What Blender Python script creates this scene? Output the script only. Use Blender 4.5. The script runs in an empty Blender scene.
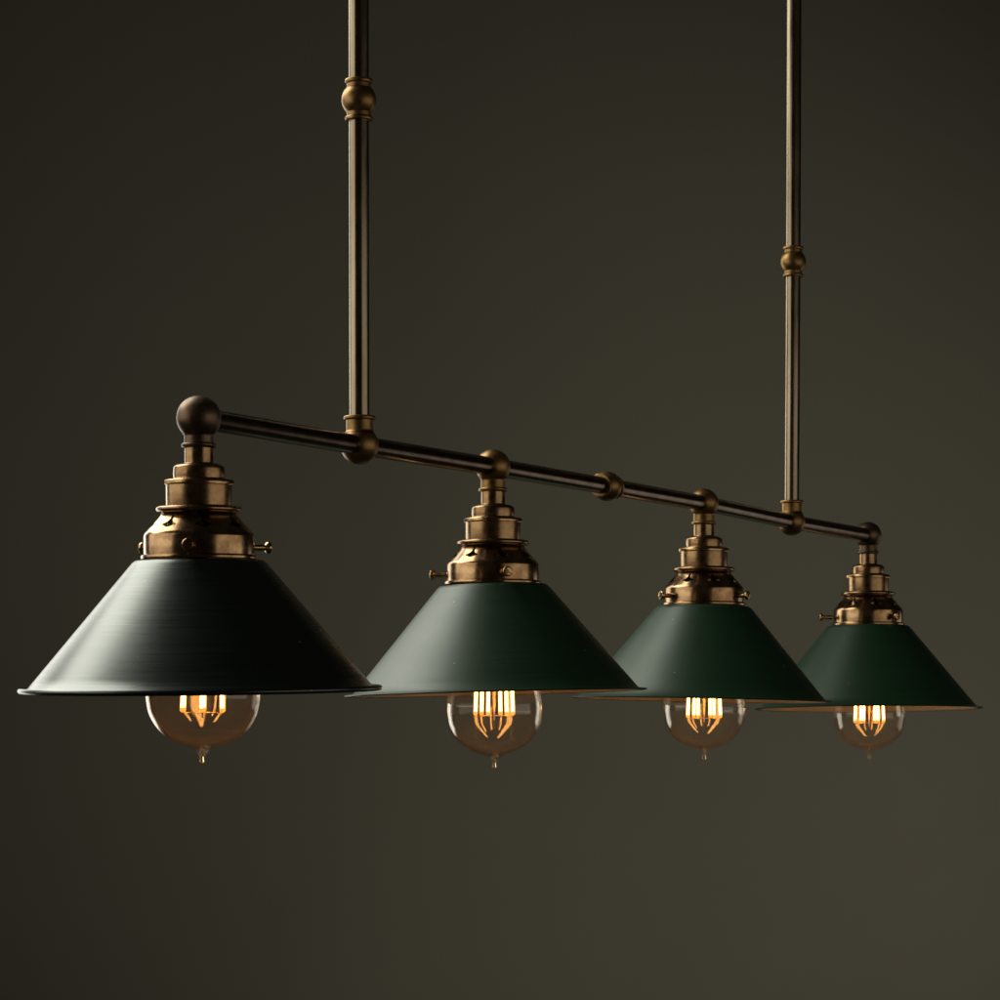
import bpy, bmesh, math, random
from mathutils import Vector, Matrix

random.seed(7)
scene = bpy.context.scene
COL = scene.collection
R = math.radians
U = 0.00069444          # drawing unit of the lamp profiles in metres

# ------------------------------------------------------------------ materials
def new_mat(name):
    m = bpy.data.materials.new(name)
    m.use_nodes = True
    nt = m.node_tree
    for n in list(nt.nodes):
        nt.nodes.remove(n)
    out = nt.nodes.new('ShaderNodeOutputMaterial')
    return m, nt, out

def L(nt, a, b):
    nt.links.new(a, b)

def ramp(nt, fac, stops):
    r = nt.nodes.new('ShaderNodeValToRGB')
    els = r.color_ramp.elements
    while len(els) < len(stops):
        els.new(0.5)
    for e, (p, c) in zip(els, stops):
        e.position = p
        e.color = (c[0], c[1], c[2], 1) if isinstance(c, tuple) else (c, c, c, 1)
    L(nt, fac, r.inputs['Fac'])
    return r.outputs['Color']

def noise(nt, scale, detail=4, stretch=(1, 1, 1), rough=0.6):
    tc = nt.nodes.new('ShaderNodeTexCoord')
    mp = nt.nodes.new('ShaderNodeMapping')
    mp.inputs['Scale'].default_value = stretch
    L(nt, tc.outputs['Object'], mp.inputs['Vector'])
    n = nt.nodes.new('ShaderNodeTexNoise')
    n.inputs['Scale'].default_value = scale
    n.inputs['Detail'].default_value = detail
    n.inputs['Roughness'].default_value = rough
    L(nt, mp.outputs['Vector'], n.inputs['Vector'])
    return n.outputs['Fac']

def metal(name, dark, light, rough, stretch=(1, 1, 1), scale=120, bump=0.03, grain=None, var=0.35):
    m, nt, out = new_mat(name)
    b = nt.nodes.new('ShaderNodeBsdfPrincipled')
    b.inputs['Metallic'].default_value = 1
    n1 = noise(nt, scale, 6, stretch, 0.65)
    L(nt, ramp(nt, n1, [(0.30, dark), (0.68, light)]), b.inputs['Base Color'])
    n2 = noise(nt, scale * 2.1, 5, grain or stretch, 0.7)
    L(nt, ramp(nt, n2, [(0.25, rough * (1 - var)), (0.75, rough * (1 + var))]), b.inputs['Roughness'])
    bp = nt.nodes.new('ShaderNodeBump')
    bp.inputs['Strength'].default_value = bump
    bp.inputs['Distance'].default_value = 0.0006
    L(nt, n2, bp.inputs['Height'])
    L(nt, bp.outputs['Normal'], b.inputs['Normal'])
    L(nt, b.outputs[0], out.inputs['Surface'])
    return m

M_PIPE = metal('aged dark brown pipe metal', (0.10, 0.060, 0.036), (0.21, 0.138, 0.090), 0.25, (1, 1, 1), 70, 0.004, None, 0.10)
M_ROD = metal('aged brown steel rod', (0.19, 0.145, 0.095), (0.36, 0.29, 0.20), 0.24, (1, 1, 0.15), 55, 0.010, None, 0.35)
M_BALL = metal('brushed antique brass joint', (0.17, 0.098, 0.036), (0.34, 0.205, 0.078), 0.42, (1, 1, 1), 150, 0.03, None, 0.15)
M_ENDBALL = metal('dark bronze end joint', (0.10, 0.066, 0.040), (0.17, 0.115, 0.072), 0.44, (1, 1, 1), 150, 0.03, None, 0.15)
M_HOLD = metal('antique brass holder', (0.17, 0.095, 0.045), (0.36, 0.225, 0.11), 0.27, (1, 1, 1), 70, 0.05)
M_GAL = metal('polished copper bronze gallery', (0.17, 0.090, 0.042), (0.50, 0.32, 0.165), 0.20, (1, 1, 1), 75, 0.05)
M_EDGE = metal('worn bright brass edge', (0.30, 0.18, 0.07), (0.55, 0.36, 0.17), 0.22, (1, 1, 1), 200, 0.03)
M_CAP = metal('nickel lamp cap', (0.4, 0.36, 0.3), (0.55, 0.5, 0.42), 0.3)

def enamel(name, col_a, col_b, rough, streak, spec=0.5, coat=0.0):
    """painted spun steel: fine rings around the cone from the spinning, a few dust specks"""
    m, nt, out = new_mat(name)
    b = nt.nodes.new('ShaderNodeBsdfPrincipled')
    n1 = noise(nt, 1.0, 6, (7, 7, 640), 0.75)
    base = ramp(nt, n1, [(0.3, col_a), (0.7, col_b)])
    tc = nt.nodes.new('ShaderNodeTexCoord')
    v = nt.nodes.new('ShaderNodeTexVoronoi')
    v.inputs['Scale'].default_value = 95
    v.inputs['Randomness'].default_value = 1
    L(nt, tc.outputs['Object'], v.inputs['Vector'])
    sp = ramp(nt, v.outputs['Distance'], [(0.045, 1.0), (0.06, 0.0)])
    wn = nt.nodes.new('ShaderNodeSeparateColor')
    L(nt, v.outputs['Color'], wn.inputs[0])
    g = nt.nodes.new('ShaderNodeMath'); g.operation = 'GREATER_THAN'
    g.inputs[1].default_value = 0.86
    L(nt, wn.outputs[0], g.inputs[0])
    mu = nt.nodes.new('ShaderNodeMath'); mu.operation = 'MULTIPLY'
    L(nt, sp, mu.inputs[0]); L(nt, g.outputs[0], mu.inputs[1])
    mx = nt.nodes.new('ShaderNodeMix'); mx.data_type = 'RGBA'
    L(nt, mu.outputs[0], mx.inputs[0]); L(nt, base, mx.inputs[6])
    mx.inputs[7].default_value = (0.35, 0.35, 0.3, 1)
    L(nt, mx.outputs[2], b.inputs['Base Color'])
    b.inputs['Specular IOR Level'].default_value = spec
    b.inputs['Specular Tint'].default_value = (0.92, 1.0, 0.90, 1)
    L(nt, ramp(nt, n1, [(0.25, rough - streak), (0.75, rough + streak)]), b.inputs['Roughness'])
    b.inputs['Coat Weight'].default_value = coat
    b.inputs['Coat Roughness'].default_value = 0.25
    bp = nt.nodes.new('ShaderNodeBump')
    bp.inputs['Strength'].default_value = 0.05 + streak
    bp.inputs['Distance'].default_value = 0.0004
    L(nt, n1, bp.inputs['Height'])
    L(nt, bp.outputs['Normal'], b.inputs['Normal'])
    L(nt, b.outputs[0], out.inputs['Surface'])
    return m

M_BLACK = enamel('brushed black green enamel', (0.003, 0.0065, 0.005), (0.005, 0.010, 0.0075), 0.29, 0.05, 0.85)
M_GREEN = enamel('dark green enamel', (0.0045, 0.024, 0.0085), (0.0065, 0.030, 0.011), 0.42, 0.04, 0.55)
M_INNER = enamel('pale inner enamel', (0.72, 0.63, 0.48), (0.78, 0.69, 0.54), 0.45, 0.02)

def glass_mat():
    m, nt, out = new_mat('thin amber bulb glass')
    tr = nt.nodes.new('ShaderNodeBsdfTransparent'); tr.inputs[0].default_value = (0.995, 0.978, 0.952, 1)
    gl = nt.nodes.new('ShaderNodeBsdfGlossy'); gl.inputs['Roughness'].default_value = 0.03
    gl.inputs['Color'].default_value = (1, 0.95, 0.88, 1)
    tl = nt.nodes.new('ShaderNodeBsdfTranslucent'); tl.inputs[0].default_value = (0.9, 0.55, 0.28, 1)
    lw = nt.nodes.new('ShaderNodeLayerWeight'); lw.inputs['Blend'].default_value = 0.5
    # thin pane: the same reflectance from either side, about 6 % head on
    pw = nt.nodes.new('ShaderNodeMath'); pw.operation = 'POWER'; pw.inputs[1].default_value = 4.0
    L(nt, lw.outputs['Facing'], pw.inputs[0])
    fr = nt.nodes.new('ShaderNodeMath'); fr.operation = 'MULTIPLY_ADD'; fr.inputs[1].default_value = 0.75; fr.inputs[2].default_value = 0.033
    L(nt, pw.outputs[0], fr.inputs[0])
    mx = nt.nodes.new('ShaderNodeMixShader')
    L(nt, fr.outputs[0], mx.inputs[0]); L(nt, tr.outputs[0], mx.inputs[1]); L(nt, gl.outputs[0], mx.inputs[2])
    m2 = nt.nodes.new('ShaderNodeMixShader'); m2.inputs[0].default_value = 0.003
    L(nt, mx.outputs[0], m2.inputs[1]); L(nt, tl.outputs[0], m2.inputs[2])
    L(nt, m2.outputs[0], out.inputs['Surface'])
    return m
M_GLASS = glass_mat()

def tip_mat():
    m, nt, out = new_mat('solid amber glass tip')
    g = nt.nodes.new('ShaderNodeBsdfGlass'); g.inputs['IOR'].default_value = 1.5
    g.inputs['Roughness'].default_value = 0.02; g.inputs['Color'].default_value = (1, 0.86, 0.62, 1)
    L(nt, g.outputs[0], out.inputs['Surface'])
    return m
M_TIP = tip_mat()

def emis(name, col, strength, clear=0.0):
    m, nt, out = new_mat(name)
    e = nt.nodes.new('ShaderNodeEmission')
    e.inputs[0].default_value = (*col, 1); e.inputs[1].default_value = strength
    if clear > 0:
        t = nt.nodes.new('ShaderNodeBsdfTransparent')
        mx = nt.nodes.new('ShaderNodeMixShader'); mx.inputs[0].default_value = 1 - clear
        L(nt, t.outputs[0], mx.inputs[1]); L(nt, e.outputs[0], mx.inputs[2])
        L(nt, mx.outputs[0], out.inputs['Surface'])
    else:
        L(nt, e.outputs[0], out.inputs['Surface'])
    return m
M_CORE = emis('glowing filament core', (1.0, 0.46, 0.12), 42)
M_SHEATH = emis('amber filament coating', (1.0, 0.36, 0.05), 1.7, 0.35)
M_WIRE = metal('hot orange wire', (0.7, 0.4, 0.2), (0.9, 0.55, 0.3), 0.3)

def wall_mat():
    m, nt, out = new_mat('olive grey painted wall')
    b = nt.nodes.new('ShaderNodeBsdfPrincipled')
    n = noise(nt, 1.1, 5, (1, 1, 1), 0.6)
    L(nt, ramp(nt, n, [(0.3, (0.109, 0.102, 0.078)), (0.7, (0.120, 0.113, 0.087))]), b.inputs['Base Color'])
    b.inputs['Roughness'].default_value = 0.85
    b.inputs['Specular IOR Level'].default_value = 0.2
    n2 = noise(nt, 55, 6, (1, 1, 1), 0.7)
    bp = nt.nodes.new('ShaderNodeBump'); bp.inputs['Strength'].default_value = 0.08
    bp.inputs['Distance'].default_value = 0.002
    L(nt, n2, bp.inputs['Height']); L(nt, bp.outputs['Normal'], b.inputs['Normal'])
    L(nt, b.outputs[0], out.inputs['Surface'])
    return m
M_WALL = wall_mat()

# ------------------------------------------------------------------ mesh helpers
def fillet(pts, rad, n=4, closed=False):
    """round the corners of a profile; a point may carry its own radius as third value"""
    out = []
    N = len(pts)
    for i, p in enumerate(pts):
        rr = p[2] if len(p) > 2 else rad
        if (not closed and i in (0, N - 1)) or rr <= 0:
            out.append((p[0], p[1])); continue
        a = Vector(pts[i - 1][:2]); b = Vector(p[:2]); c = Vector(pts[(i + 1) % N][:2])
        u = a - b; v = c - b
        lu, lv = u.length, v.length
        if lu < 1e-9 or lv < 1e-9:
            continue
        t = min(rr, lu * 0.45, lv * 0.45)
        s = b + u / lu * t; e = b + v / lv * t
        for k in range(n + 1):
            f = k / n
            q = s * (1 - f) ** 2 + b * 2 * f * (1 - f) + e * f ** 2
            out.append((q.x, q.y))
    return out

def lathe(bm, prof, seg=64, closed=False, axis='Z', origin=(0, 0, 0), scale=U, ripple=None):
    o = Vector(origin)
    rings = []
    for j, (r, z) in enumerate(prof):
        ring = []
        if r < 1e-6:
            p = Vector((0, 0, z)) * scale
            ring = [p]
        else:
            for i in range(seg):
                a = 2 * math.pi * i / seg
                rr = r
                if ripple and ripple(j):
                    rr = r - (1.8 if i % 2 else 0)
                ring.append(Vector((rr * math.cos(a), rr * math.sin(a), z)) * scale)
        if axis == 'X':
            ring = [Vector((p.z, p.x, p.y)) for p in ring]
        rings.append([bm.verts.new(o + p) for p in ring])
    m = len(rings)
    for j in range(m if closed else m - 1):
        A, B = rings[j], rings[(j + 1) % m]
        if len(A) == 1 and len(B) == 1:
            continue
        for i in range(seg):
            k = (i + 1) % seg
            if len(A) == 1:
                bm.faces.new((A[0], B[k], B[i]))
            elif len(B) == 1:
                bm.faces.new((A[i], A[k], B[0]))
            else:
                bm.faces.new((A[i], A[k], B[k], B[i]))
    return rings

def finish(name, bm, mat, parent=None, sharp=38, link=True):
    bmesh.ops.recalc_face_normals(bm, faces=bm.faces[:])
    for f in bm.faces:
        f.smooth = True
    me = bpy.data.meshes.new(name)
    bm.to_mesh(me); bm.free()
    me.set_sharp_from_angle(angle=R(sharp))
    for mm in (mat if isinstance(mat, (list, tuple)) else [mat]):
        me.materials.append(mm)
    o = bpy.data.objects.new(name, me)
    if link:
        COL.objects.link(o)
    if parent is not None:
        o.parent = parent
    return o

def tube(bm, pts, rad, seg=32, caps=True):
    pts = [Vector(p) for p in pts]
    rings = []
    ref = None
    for i, p in enumerate(pts):
        if i == 0: d = pts[1] - p
        elif i == len(pts) - 1: d = p - pts[-2]
        else: d = (pts[i + 1] - pts[i - 1])
        d.normalize()
        if ref is None:
            ref = Vector((0, 0, 1)) if abs(d.z) < 0.9 else Vector((1, 0, 0))
        a = d.cross(ref).normalized(); b = d.cross(a).normalized()
        r = rad[i] if isinstance(rad, (list, tuple)) else rad
        rings.append([bm.verts.new(p + a * math.cos(t) * r + b * math.sin(t) * r)
                      for t in [2 * math.pi * k / seg for k in range(seg)]])
    for A, B in zip(rings, rings[1:]):
        for i in range(seg):
            k = (i + 1) % seg
            bm.faces.new((A[i], A[k], B[k], B[i]))
    if caps:
        bm.faces.new(rings[0]); bm.faces.new(rings[-1])

def orient(bm, d, loc):
    q = Vector((0, 0, 1)).rotation_difference(Vector(d).normalized())
    bmesh.ops.transform(bm, matrix=Matrix.Translation(loc) @ q.to_matrix().to_4x4(), verts=bm.verts[:])

def boolean(o, cutter):
    mod = o.modifiers.new('cut', 'BOOLEAN')
    mod.operation = 'DIFFERENCE'; mod.solver = 'EXACT'; mod.object = cutter
    dg = bpy.context.evaluated_depsgraph_get()
    me = bpy.data.meshes.new_from_object(o.evaluated_get(dg))
    o.modifiers.remove(mod)
    o.data = me
    for p in me.polygons:
        p.use_smooth = True
    me.set_sharp_from_angle(angle=R(38))
    cm = cutter.data
    bpy.data.objects.remove(cutter)
    bpy.data.meshes.remove(cm)

# ------------------------------------------------------------------ setting
bm = bmesh.new()
vs = [bm.verts.new(p) for p in ((-6, 5.2, -1.0), (6, 5.2, -1.0), (6, 5.2, 5.0), (-6, 5.2, 5.0))]
bm.faces.new(vs)
wall = finish('wall', bm, M_WALL)
wall['kind'] = 'structure'
wall['label'] = 'plain dark olive grey wall behind the hanging light'

# ------------------------------------------------------------------ fixture
LAMP = [Vector((-0.2090, 2.0825, 1.7180)), Vector((-0.0058, 2.4940, 1.7205)),
        Vector((0.1974, 2.9058, 1.7215)), Vector((0.4091, 3.3345, 1.7186))]
ROD1 = Vector((-0.1071, 2.2889, 1.7187))
ROD2 = Vector((0.3033, 3.1200, 1.7184))
MID = Vector((0.0964, 2.7011, 1.7212))
root = bpy.data.objects.new('pendant_light', None)
COL.objects.link(root)
root.empty_display_size = 0.05
root.location = (MID.x, MID.y, 1.50)
root['label'] = 'aged brass bar pendant light with four dark conical shades and glowing bulbs'
root['category'] = 'pendant light'
B0 = Vector(root.location)
def at(o, p):
    o.parent = root
    o.location = Vector(p) - B0
    return o

PR = 0.0077
nodes = [LAMP[0], ROD1, LAMP[1], MID, LAMP[2], ROD2, LAMP[3]]
for i in range(6):
    a, b = nodes[i], nodes[i + 1]
    c = (a + b) / 2
    bm = bmesh.new()
    tube(bm, [a - c, b - c], PR * 0.985, 40)
    at(finish('crossbar_pipe', bm, M_PIPE), c)

R1C = Vector((-0.1076, 2.2880, 1.9820)); R1T = Vector((-0.1082, 2.2860, 2.4500))
R2C = Vector((0.3054, 3.1254, 1.9897)); R2T = Vector((0.3085, 3.1300, 2.7000))
for a, b in ((ROD1, R1C), (R1C, R1T), (ROD2, R2C), (R2C, R2T)):
    c = (a + b) / 2
    bm = bmesh.new()
    tube(bm, [a - c, b - c], PR, 40)
    at(finish('drop_rod', bm, M_ROD), c)

def sphere_prof(r, a0=-88, a1=88, n=20, z=0):
    return [(r * math.cos(R(a0 + (a1 - a0) * k / n)), z + r * math.sin(R(a0 + (a1 - a0) * k / n))) for k in range(n + 1)]

def coupling_bm(ball, fl, half, d):
    """ball with a turned collar at each end, threaded on the pipe"""
    bm = bmesh.new()
    neck = fl * 0.86
    a = math.degrees(math.acos(neck / ball))
    p = [(PR * 0.9, -half)] + [(fl * .97, -half, .0006), (fl, -half + .0016, .0006), (fl * .97, -half + .0030, .0006)]
    p += [(neck, -half + .0034)] + [(x, y) for x, y in sphere_prof(ball, -a, a, 20)]
    p += [(neck, half - .0034), (fl * .97, half - .0030, .0006), (fl, half - .0016, .0006), (fl * .97, half, .0006), (PR * .9, half)]
    lathe(bm, fillet(p, 0.0), 56, scale=1)
    return bm

for c, d, mt in ((MID, nodes[4] - nodes[3], M_BALL), (R1C, R1T - ROD1, M_BALL), (R2C, R2T - ROD2, M_BALL)):
    bm = coupling_bm(0.0133, 0.0108, 0.0158, d)
    orient(bm, d, (0, 0, 0))
    at(finish('pipe_coupling', bm, mt), c)

def tee_bm(ball, up):
    """ball joint with one turned collar, up or down"""
    bm = bmesh.new()
    lathe(bm, sphere_prof(ball, -90, 90, 32), 64, scale=1)
    s = 1 if up else -1
    nk = 0.0103
    z0 = math.sqrt(ball ** 2 - nk ** 2) * 0.93
    p = [(nk + .0012, z0, 0), (nk, z0 + .0013, .001), (nk, 0.0192), (nk + .0002, 0.0192), (0.0121, 0.0196, .0008), (0.0123, 0.0208, .0008), (0.0119, 0.0224, .0008), (PR * .9, 0.0226)]
    if not up:
        p = [(nk + .0012, z0, 0), (nk, z0 + .0013, .001), (nk, 0.0174), (0.0112, 0.0176, .0006), (0.0122, 0.0184, .0008), (0.0122, 0.0196, .0008), (0.0112, 0.0210, .0006), (PR * .9, 0.0212)]
    lathe(bm, [(r, s * z) for r, z in fillet(p, 0.0)], 64, scale=1)
    # small seats where the pipe enters
    return bm
for c, up, ball, mt in ((LAMP[0], False, 0.0156, M_ENDBALL), (LAMP[1], False, 0.0146, M_BALL), (LAMP[2], False, 0.0144, M_BALL),
                        (LAMP[3], False, 0.0149, M_ENDBALL), (ROD1, True, 0.0147, M_BALL), (ROD2, True, 0.0142, M_BALL)):
    at(finish('ball_joint', tee_bm(ball, up), mt), c)

# ---- lamp holder (neck, stepped cap, socket barrel); z in units below the ball centre
def holder_bm():
    bm = bmesh.new()
    p = [(10, -27), (14.4, -28, 0), (14.4, -45.5, 1), (21, -46.0, 3), (25.6, -48.5, 4), (26.0, -56, 2), (25.6, -60.5, .5), (27.5, -61.6, .6), (27.5, -63, 0), (20, -63.4)]
    lathe(bm, fillet(p, .5), 72)
    p = [(20, -66), (33.2, -66.5, .8), (33.0, -88.2, .8), (30, -88.6)]
    lathe(bm, fillet(p, .5), 72)
    lathe(bm, [(29.5, -94.6), (29.5, -146), (26, -146.5)], 72)      # inner skirt added to block bulb light, seen only through the openings
    return bm
def knurl_bm():
    bm = bmesh.new()
    p = [(26, -61.8), (33, -61.8), (34.8, -63.0), (34.9, -65.8), (33.6, -67.2), (26, -67.2)]
    lathe(bm, p, 108, ripple=lambda j: j in (2, 3))
    return bm
def flange_bm():
    bm = bmesh.new()
    p = [(30, -88.4), (41, -88.4, 1), (43.2, -90, 1.2), (43.2, -92.6, 1.2), (41, -94.6, 1), (30, -95)]
    lathe(bm, fillet(p, .6), 96)
    return bm
def gallery_obj():
    bm = bmesh.new()
    outer = [(37.5, -95.2), (39.0, -98.0), (41.5, -101), (45, -105), (49, -109.5), (53, -114), (55.0, -116.4), (55.5, -118.6), (55.5, -130), (55.3, -136.5), (58.0, -137.6), (58.5, -139.2), (58.0, -141.0)]
    inner = [(r - 1.6, z + 0.2) for r, z in outer]
    lathe(bm, outer + inner[::-1], 128, closed=True)
    g = finish('shade_gallery', bm, M_GAL, sharp=40)
    cb = bmesh.new()
    half = [(0, 5.6), (1.0, 3.6), (1.3, 1.4), (2.4, -.2), (4.2, -1.3), (6.0, -1.6), (5.6, -3.2), (3.8, -3.3), (2.5, -4.3), (0, -5.0)]
    shp = half + [(-x, y) for x, y in half[-2:0:-1]]
    for k in range(8):
        az = R(-90 + 11 - 0 + 45 * k)
        el = R(42)
        n = Vector((math.cos(az) * math.cos(el), math.sin(az) * math.cos(el), math.sin(el)))
        t = Vector((-math.sin(az), math.cos(az), 0))
        u = n.cross(t)
        c = Vector((math.cos(az) * 44.6, math.sin(az) * 44.6, -104.4))
        A = [cb.verts.new((c + n * 5 + t * x * 1.45 + u * (y * 1.6)) * U) for x, y in shp]
        B = [cb.verts.new((c - n * 6 + t * x * 1.45 + u * (y * 1.6)) * U) for x, y in shp]
        cb.faces.new(A); cb.faces.new(B[::-1])
        for i in range(len(A)):
            j = (i + 1) % len(A)
            cb.faces.new((A[i], A[j], B[j], B[i]))
    cut = finish('cutter', cb, M_GAL)
    boolean(g, cut)
    return g
def screw_obj():
    bm = bmesh.new()
    p = [(0, -6), (3.2, -6, 0), (3.3, 5.0, 0), (3.0, 5.2, 0), (3.0, 8.8, .3), (3.8, 9.2, .5), (5.4, 10.4, .8), (6.1, 11.6, .6), (6.0, 14.2, .8), (5.0, 15.0, .6), (0, 15.2)]
    lathe(bm, fillet(p, .3), 32, axis='X')
    s = finish('thumbscrew', bm, M_EDGE)
    cb = bmesh.new()
    bmesh.ops.create_cube(cb, size=1)
    bmesh.ops.scale(cb, vec=(5 * U, 1.3 * U, 16 * U), verts=cb.verts[:])
    bmesh.ops.translate(cb, vec=(15.8 * U, 0, 0), verts=cb.verts[:])
    bmesh.ops.rotate(cb, cent=(0, 0, 0), matrix=Matrix.Rotation(R(35), 3, 'X'), verts=cb.verts[:])
    boolean(s, finish('cutter', cb, M_EDGE))
    return s
def shade_obj(mat, bead):
    """spun cone: origin at the top edge; outside paint, inside pale enamel"""
    bm = bmesh.new()
    t = 1.3
    if bead:
        lip = [(171.5, -126.8), (174.5, -128.4), (177.6, -128.2), (180.0, -126.9), (181.6, -128.2), (181.8, -130.2), (180.4, -132.0), (177.8, -132.4), (174.5, -131.4)]
    else:
        lip = [(170.5, -126.2), (174, -128.0), (178.5, -128.2), (180.6, -127.8), (181.4, -128.5), (180.8, -129.6), (178, -130.1), (173.5, -129.9)]
    outer = fillet([(30.5, -0.2), (63.5, -0.2, 3.0), (67.0, -3.0, 3.0), (171.5, -126.5, .2)], 2, 5)[:-1]  # flat top carried in to the added skirt, shaped to shut off bulb light
    body = []
    a, b = outer[-1], lip[0]
    for k in range(1, 12):
        body.append((a[0] + (b[0] - a[0]) * k / 12, a[1] + (b[1] - a[1]) * k / 12))
    po = outer + body + lip
    inner = [(170.0, -127.8), (66.0, -5.2), (62.0, -2.0), (30.5, -2.0)]
    n_in = len(inner)
    rings = lathe(bm, po + inner, 160, closed=True)
    m = len(rings)
    bm.faces.ensure_lookup_table()
    seg = 160
    for j in range(len(po) - 1, m):
        for f in bm.faces[j * seg:(j + 1) * seg]:
            f.material_index = 1
    return finish('lampshade', bm, [mat, M_INNER], sharp=50)

# ---- bulb; origin at the tip of the glass, z upward in units
def bulb_bm():
    bm = bmesh.new()
    p = [(2.1, 5.3), (2.9, 7.0), (4.4, 9.2), (6.8, 11.5), (10.0, 13.4), (14.5, 15.0), (20, 16.6), (27, 19.2), (34, 22.9),
         (40, 27.2), (46, 33.2), (51, 40.8), (54.6, 49.0), (56.4, 57.5), (57.4, 66), (57.2, 76), (55.6, 86), (52.4, 97), (47.5, 108), (41, 119), (34, 130), (28.5, 141), (25.5, 151), (24, 160)]
    # smooth the profile
    V = [Vector(q) for q in p]
    out = []
    for i in range(len(V) - 1):
        p0 = V[max(i - 1, 0)]; p1 = V[i]; p2 = V[i + 1]; p3 = V[min(i + 2, len(V) - 1)]
        for k in range(3):
            t = k / 3
            q = 0.5 * ((2 * p1) + (p2 - p0) * t + (2 * p0 - 5 * p1 + 4 * p2 - p3) * t * t + (3 * p1 - p0 - 3 * p2 + p3) * t ** 3)
            out.append((max(q.x, 0), q.y))
    out.append(tuple(V[-1]))
    lathe(bm, out, 96)
    # inner face of the glass wall
    lathe(bm, [(max(r - 1.5, 0.5), z + (1.5 if z < 30 else 0)) for r, z in out], 96)
    return bm

FIL_R, FIL_Z0, FIL_Z1, NF = 22.8, 60.0, 116.0, 6
def filament_bm(k, rad, z0, z1):
    bm = bmesh.new()
    a = 2 * math.pi * k / NF
    x, y = FIL_R * math.cos(a) * U, FIL_R * math.sin(a) * U
    x2, y2 = x * .92, y * .92
    tube(bm, [(x, y, z0 * U), (x2, y2, z1 * U)], rad * U, 12)
    return bm

g_holder = finish('lamp_holder', holder_bm(), M_HOLD, link=False)
proto = {
    'holder': finish('lamp_holder', holder_bm(), M_HOLD),
    'knurl': finish('knurled_ring', knurl_bm(), M_EDGE, sharp=60),
    'flange': finish('flange', flange_bm(), M_HOLD),
    'gallery': gallery_obj(),
    'screw': screw_obj(),
    'black': shade_obj(M_BLACK, True),
    'green': shade_obj(M_GREEN, False),
    'bulb': finish('light_bulb', bulb_bm(), M_GLASS, sharp=180),
}
# bulb parts
capbm = bmesh.new()
cp = [(24.5, 158), (24.8, 166)]
z = 166
while z < 198:
    cp += [(23.0, z + 1.5), (24.6, z + 3.5)]
    z += 4
cp += [(16, 202), (0, 204)]
lathe(capbm, cp, 48)
tb = bmesh.new()
lathe(tb, [(0, -1.3), (1.5, -1.0), (2.5, 0.2), (2.6, 1.4), (2.1, 2.8), (1.9, 4.2), (2.1, 5.4), (1.4, 6.0), (0, 6.1)], 40)
proto['tip'] = finish('glass_tip', tb, M_TIP, sharp=180)
proto['cap'] = finish('screw_cap', capbm, M_CAP)
wbm = bmesh.new()
for k in range(NF):
    a = 2 * math.pi * k / NF
    c, s = math.cos(a), math.sin(a)
    # crimped lead at the foot of each filament, thin wire to the centre
    tube(wbm, [(FIL_R * c * U, FIL_R * s * U, (FIL_Z0 + 1) * U), (FIL_R * .97 * c * U, FIL_R * .97 * s * U, (FIL_Z0 - 4.5) * U)], 0.9 * U, 8)
    tube(wbm, [(FIL_R * .97 * c * U, FIL_R * .97 * s * U, (FIL_Z0 - 4.2) * U), (FIL_R * .5 * c * U, FIL_R * .5 * s * U, (FIL_Z0 - 3.2) * U), (1.2 * c * U, 1.2 * s * U, (FIL_Z0 - 3.6) * U)], 0.42 * U, 8)
tube(wbm, [(0, 0, (FIL_Z0 - 9) * U), (0, 0, (FIL_Z0 + 8) * U), (0, 0, 150 * U)], [1.0 * U, 1.4 * U, 2.6 * U], 12)
proto['wire'] = finish('support_wire', wbm, M_WIRE)
fils = []
for k in range(NF):
    core = filament_bm(k, 1.8, FIL_Z0 + 1.5, FIL_Z1)
    nc = len(core.faces)
    a = 2 * math.pi * k / NF
    x, y = FIL_R * math.cos(a) * U, FIL_R * math.sin(a) * U
    tube(core, [(x * 1.003, y * 1.003, (FIL_Z0 - 3.2) * U), (x * 1.003, y * 1.003, (FIL_Z0 - 1.4) * U), (x * .925, y * .925, (FIL_Z1 + 1.5) * U)], [1.4 * U, 2.7 * U, 2.7 * U], 14)
    core.faces.ensure_lookup_table()
    for f in core.faces[nc:]:
        f.material_index = 1
    fils.append(finish('filament', core, [M_CORE, M_SHEATH], sharp=60))
bpy.data.objects.remove(g_holder)

used = set()
def place(key, parent, loc=(0, 0, 0), rot=(0, 0, 0), sc=1.0):
    src = proto[key] if isinstance(key, str) else key
    if src.name in used:
        o = src.copy(); COL.objects.link(o)
    else:
        o = src; used.add(src.name)
    o.parent = parent
    o.location = loc; o.rotation_euler = rot
    o.scale = (1, 1, sc)
    return o

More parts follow.
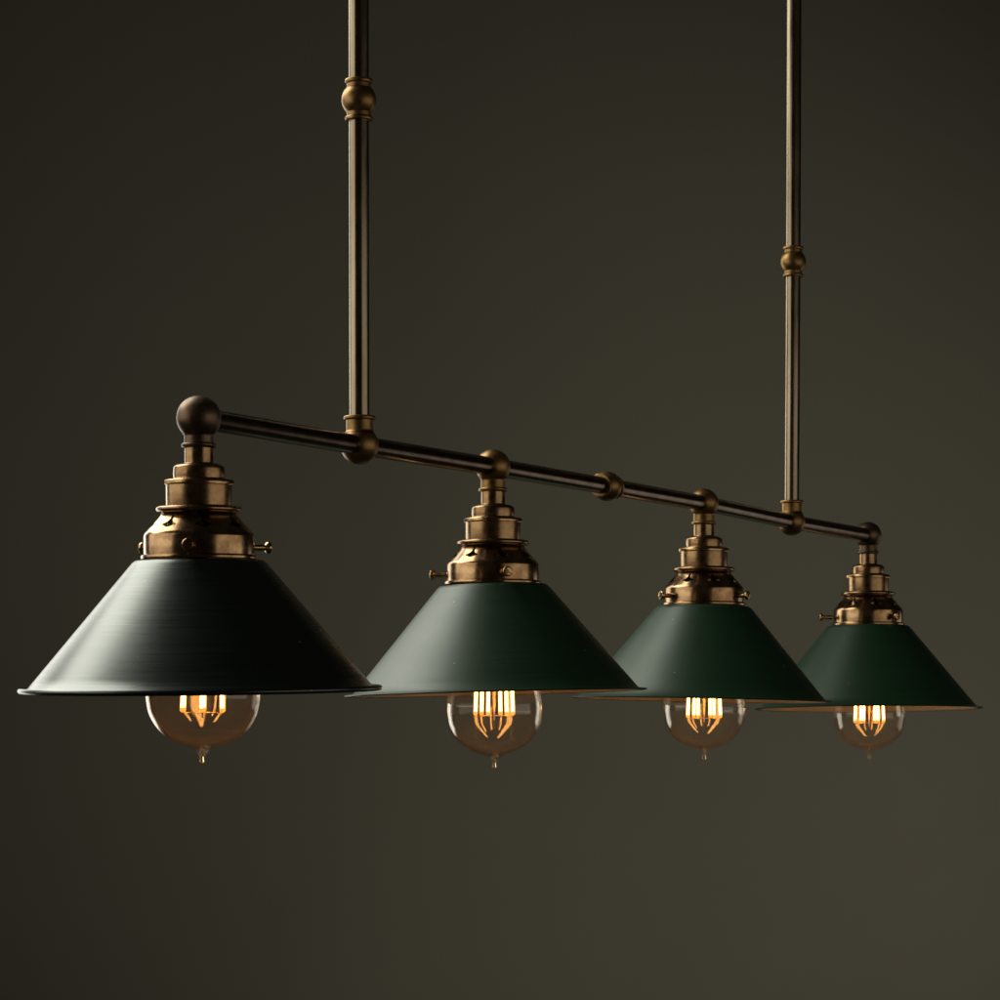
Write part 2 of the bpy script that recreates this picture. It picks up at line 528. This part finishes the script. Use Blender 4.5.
LAMPS = [  # holder tilt, vertical stretch, shade (kind, rx, ry), bulb drop and offset, screw angles, screw lengths
    dict(rx=.028, zs=1.0, kind='black', srx=.006, sry=-.009, tip=344, bx=2.2, scr=((-94, 0), (25, 7), (150, 3)), spin=33, fz=-7),
    dict(rx=0, zs=1.0, kind='green', srx=.0, sry=-.026, tip=359.5, bx=1.4, scr=((-75, 0), (-195, 9), (45, 0)), spin=49, fz=5),
    dict(rx=0, zs=1.012, kind='green', srx=-.003, sry=.020, tip=352, bx=.4, scr=((-33, 2), (-148, 5), (88, 0)), spin=48, fz=0),
    dict(rx=0, zs=1.024, kind='green', srx=-.020, sry=-.004, tip=348.5, bx=2.0, scr=((-54, 0), (-174, 10), (66, 0)), spin=0, fz=0),
]
for i, d in enumerate(LAMPS):
    h = place('holder', root, LAMP[i] - B0, (d['rx'], 0, 0), d['zs'])
    place('knurl', h)
    place('flange', h)
    place('gallery', h, rot=(0, 0, R((0, 1, 2, -3)[i])))
    for ang, out in d['scr']:
        s = place('screw', h, loc=(math.cos(R(ang)) * (54 + out) * U, math.sin(R(ang)) * (54 + out) * U, -128.5 * U), rot=(random.random() * 3, 0, R(ang)))
        s.rotation_mode = 'XYZ'
    # the shade hangs from the gallery, the bulb sits in the socket: both are parts of the light
    m = Matrix.Rotation(d['rx'], 4, 'X')
    top = LAMP[i] - B0 + (m @ Vector((0, 0, -141.6 * U * d['zs'])))
    sh = place(d['kind'], root, top, (d['rx'] + d['srx'], d['sry'], 0), d['zs'])
    if d['kind'] == 'black':
        sh['label'] = 'near-black shade with a rolled rim and brushed highlight'
    tip = LAMP[i] - B0 + (m @ Vector((d['bx'] * U, 0, -d['tip'] * U * d['zs'])))
    b = place('bulb', root, tip, (d['rx'], 0, R(d['spin'])), 1.0)
    place('cap', b)
    place('tip', b)
    place('wire', b, loc=(0, 0, d['fz'] * U))
    for f in fils:
        place(f, b, loc=(0, 0, d['fz'] * U))

# ------------------------------------------------------------------ lights
def area(name, loc, target, w, h, power, col):
    l = bpy.data.lights.new(name, 'AREA')
    l.shape = 'RECTANGLE'; l.size = w; l.size_y = h
    l.energy = power; l.color = col
    o = bpy.data.objects.new(name, l)
    COL.objects.link(o)
    o.location = loc
    o.rotation_euler = (Vector(target) - Vector(loc)).to_track_quat('-Z', 'Y').to_euler()
    return o
area('softbox_left', (-1.15, 2.9, 2.9), (-0.1, 2.4, 1.6), 1.25, 1.1, 10.2, (1.0, 0.99, 0.90)).data.spread = R(105)
area('softbox_back', (-1.45, 4.3, 1.9), (0.0, 2.3, 1.6), 0.9, 2.4, 19, (1.0, 0.99, 0.89))
area('softbox_side', (-1.5, 2.1, 2.1), (0.0, 2.5, 1.9), 1.8, 1.0, 8, (1.0, 0.95, 0.84))
area('softbox_right', (1.75, 1.7, 1.68), (0.2, 2.7, 1.68), 2.6, 0.95, 5.5, (1.0, 0.92, 0.8))
area('softbox_low', (1.5, 3.9, 1.42), (0.1, 2.7, 1.70), 0.7, 0.6, 0.75, (1.0, 0.93, 0.84))
sl = bpy.data.lights.new('backdrop_spot', 'SPOT')
sl.energy = 114; sl.color = (1.0, 0.95, 0.82); sl.spot_size = R(54); sl.spot_blend = 1.0; sl.shadow_soft_size = 0.15
so = bpy.data.objects.new('backdrop_spot', sl); COL.objects.link(so)
so.location = (1.7, 2.6, 0.7)
so.rotation_euler = (Vector((0.24, 5.2, 1.60)) - so.location).to_track_quat('-Z', 'Y').to_euler()

w = bpy.data.worlds.new('World'); scene.world = w
w.use_nodes = True
bg = w.node_tree.nodes['Background']
bg.inputs[0].default_value = (0.9, 0.8, 0.65, 1); bg.inputs[1].default_value = 0.012

# ------------------------------------------------------------------ camera
cam = bpy.data.cameras.new('camera')
cam.sensor_width = 36; cam.lens = 108
cam.shift_y = 0.232
cam.clip_end = 50
cam.dof.use_dof = True
cam.dof.focus_distance = 2.3
cam.dof.aperture_fstop = 64
co = bpy.data.objects.new('camera', cam)
COL.objects.link(co)
co.location = (0, 0, 1.5)
co.rotation_euler = (R(90), 0, 0)
scene.camera = co

scene.view_settings.view_transform = 'Standard'
scene.view_settings.look = 'None'
scene.view_settings.exposure = 0
scene.cycles.max_bounces = 10
scene.cycles.transparent_max_bounces = 24
scene.cycles.sample_clamp_indirect = 4
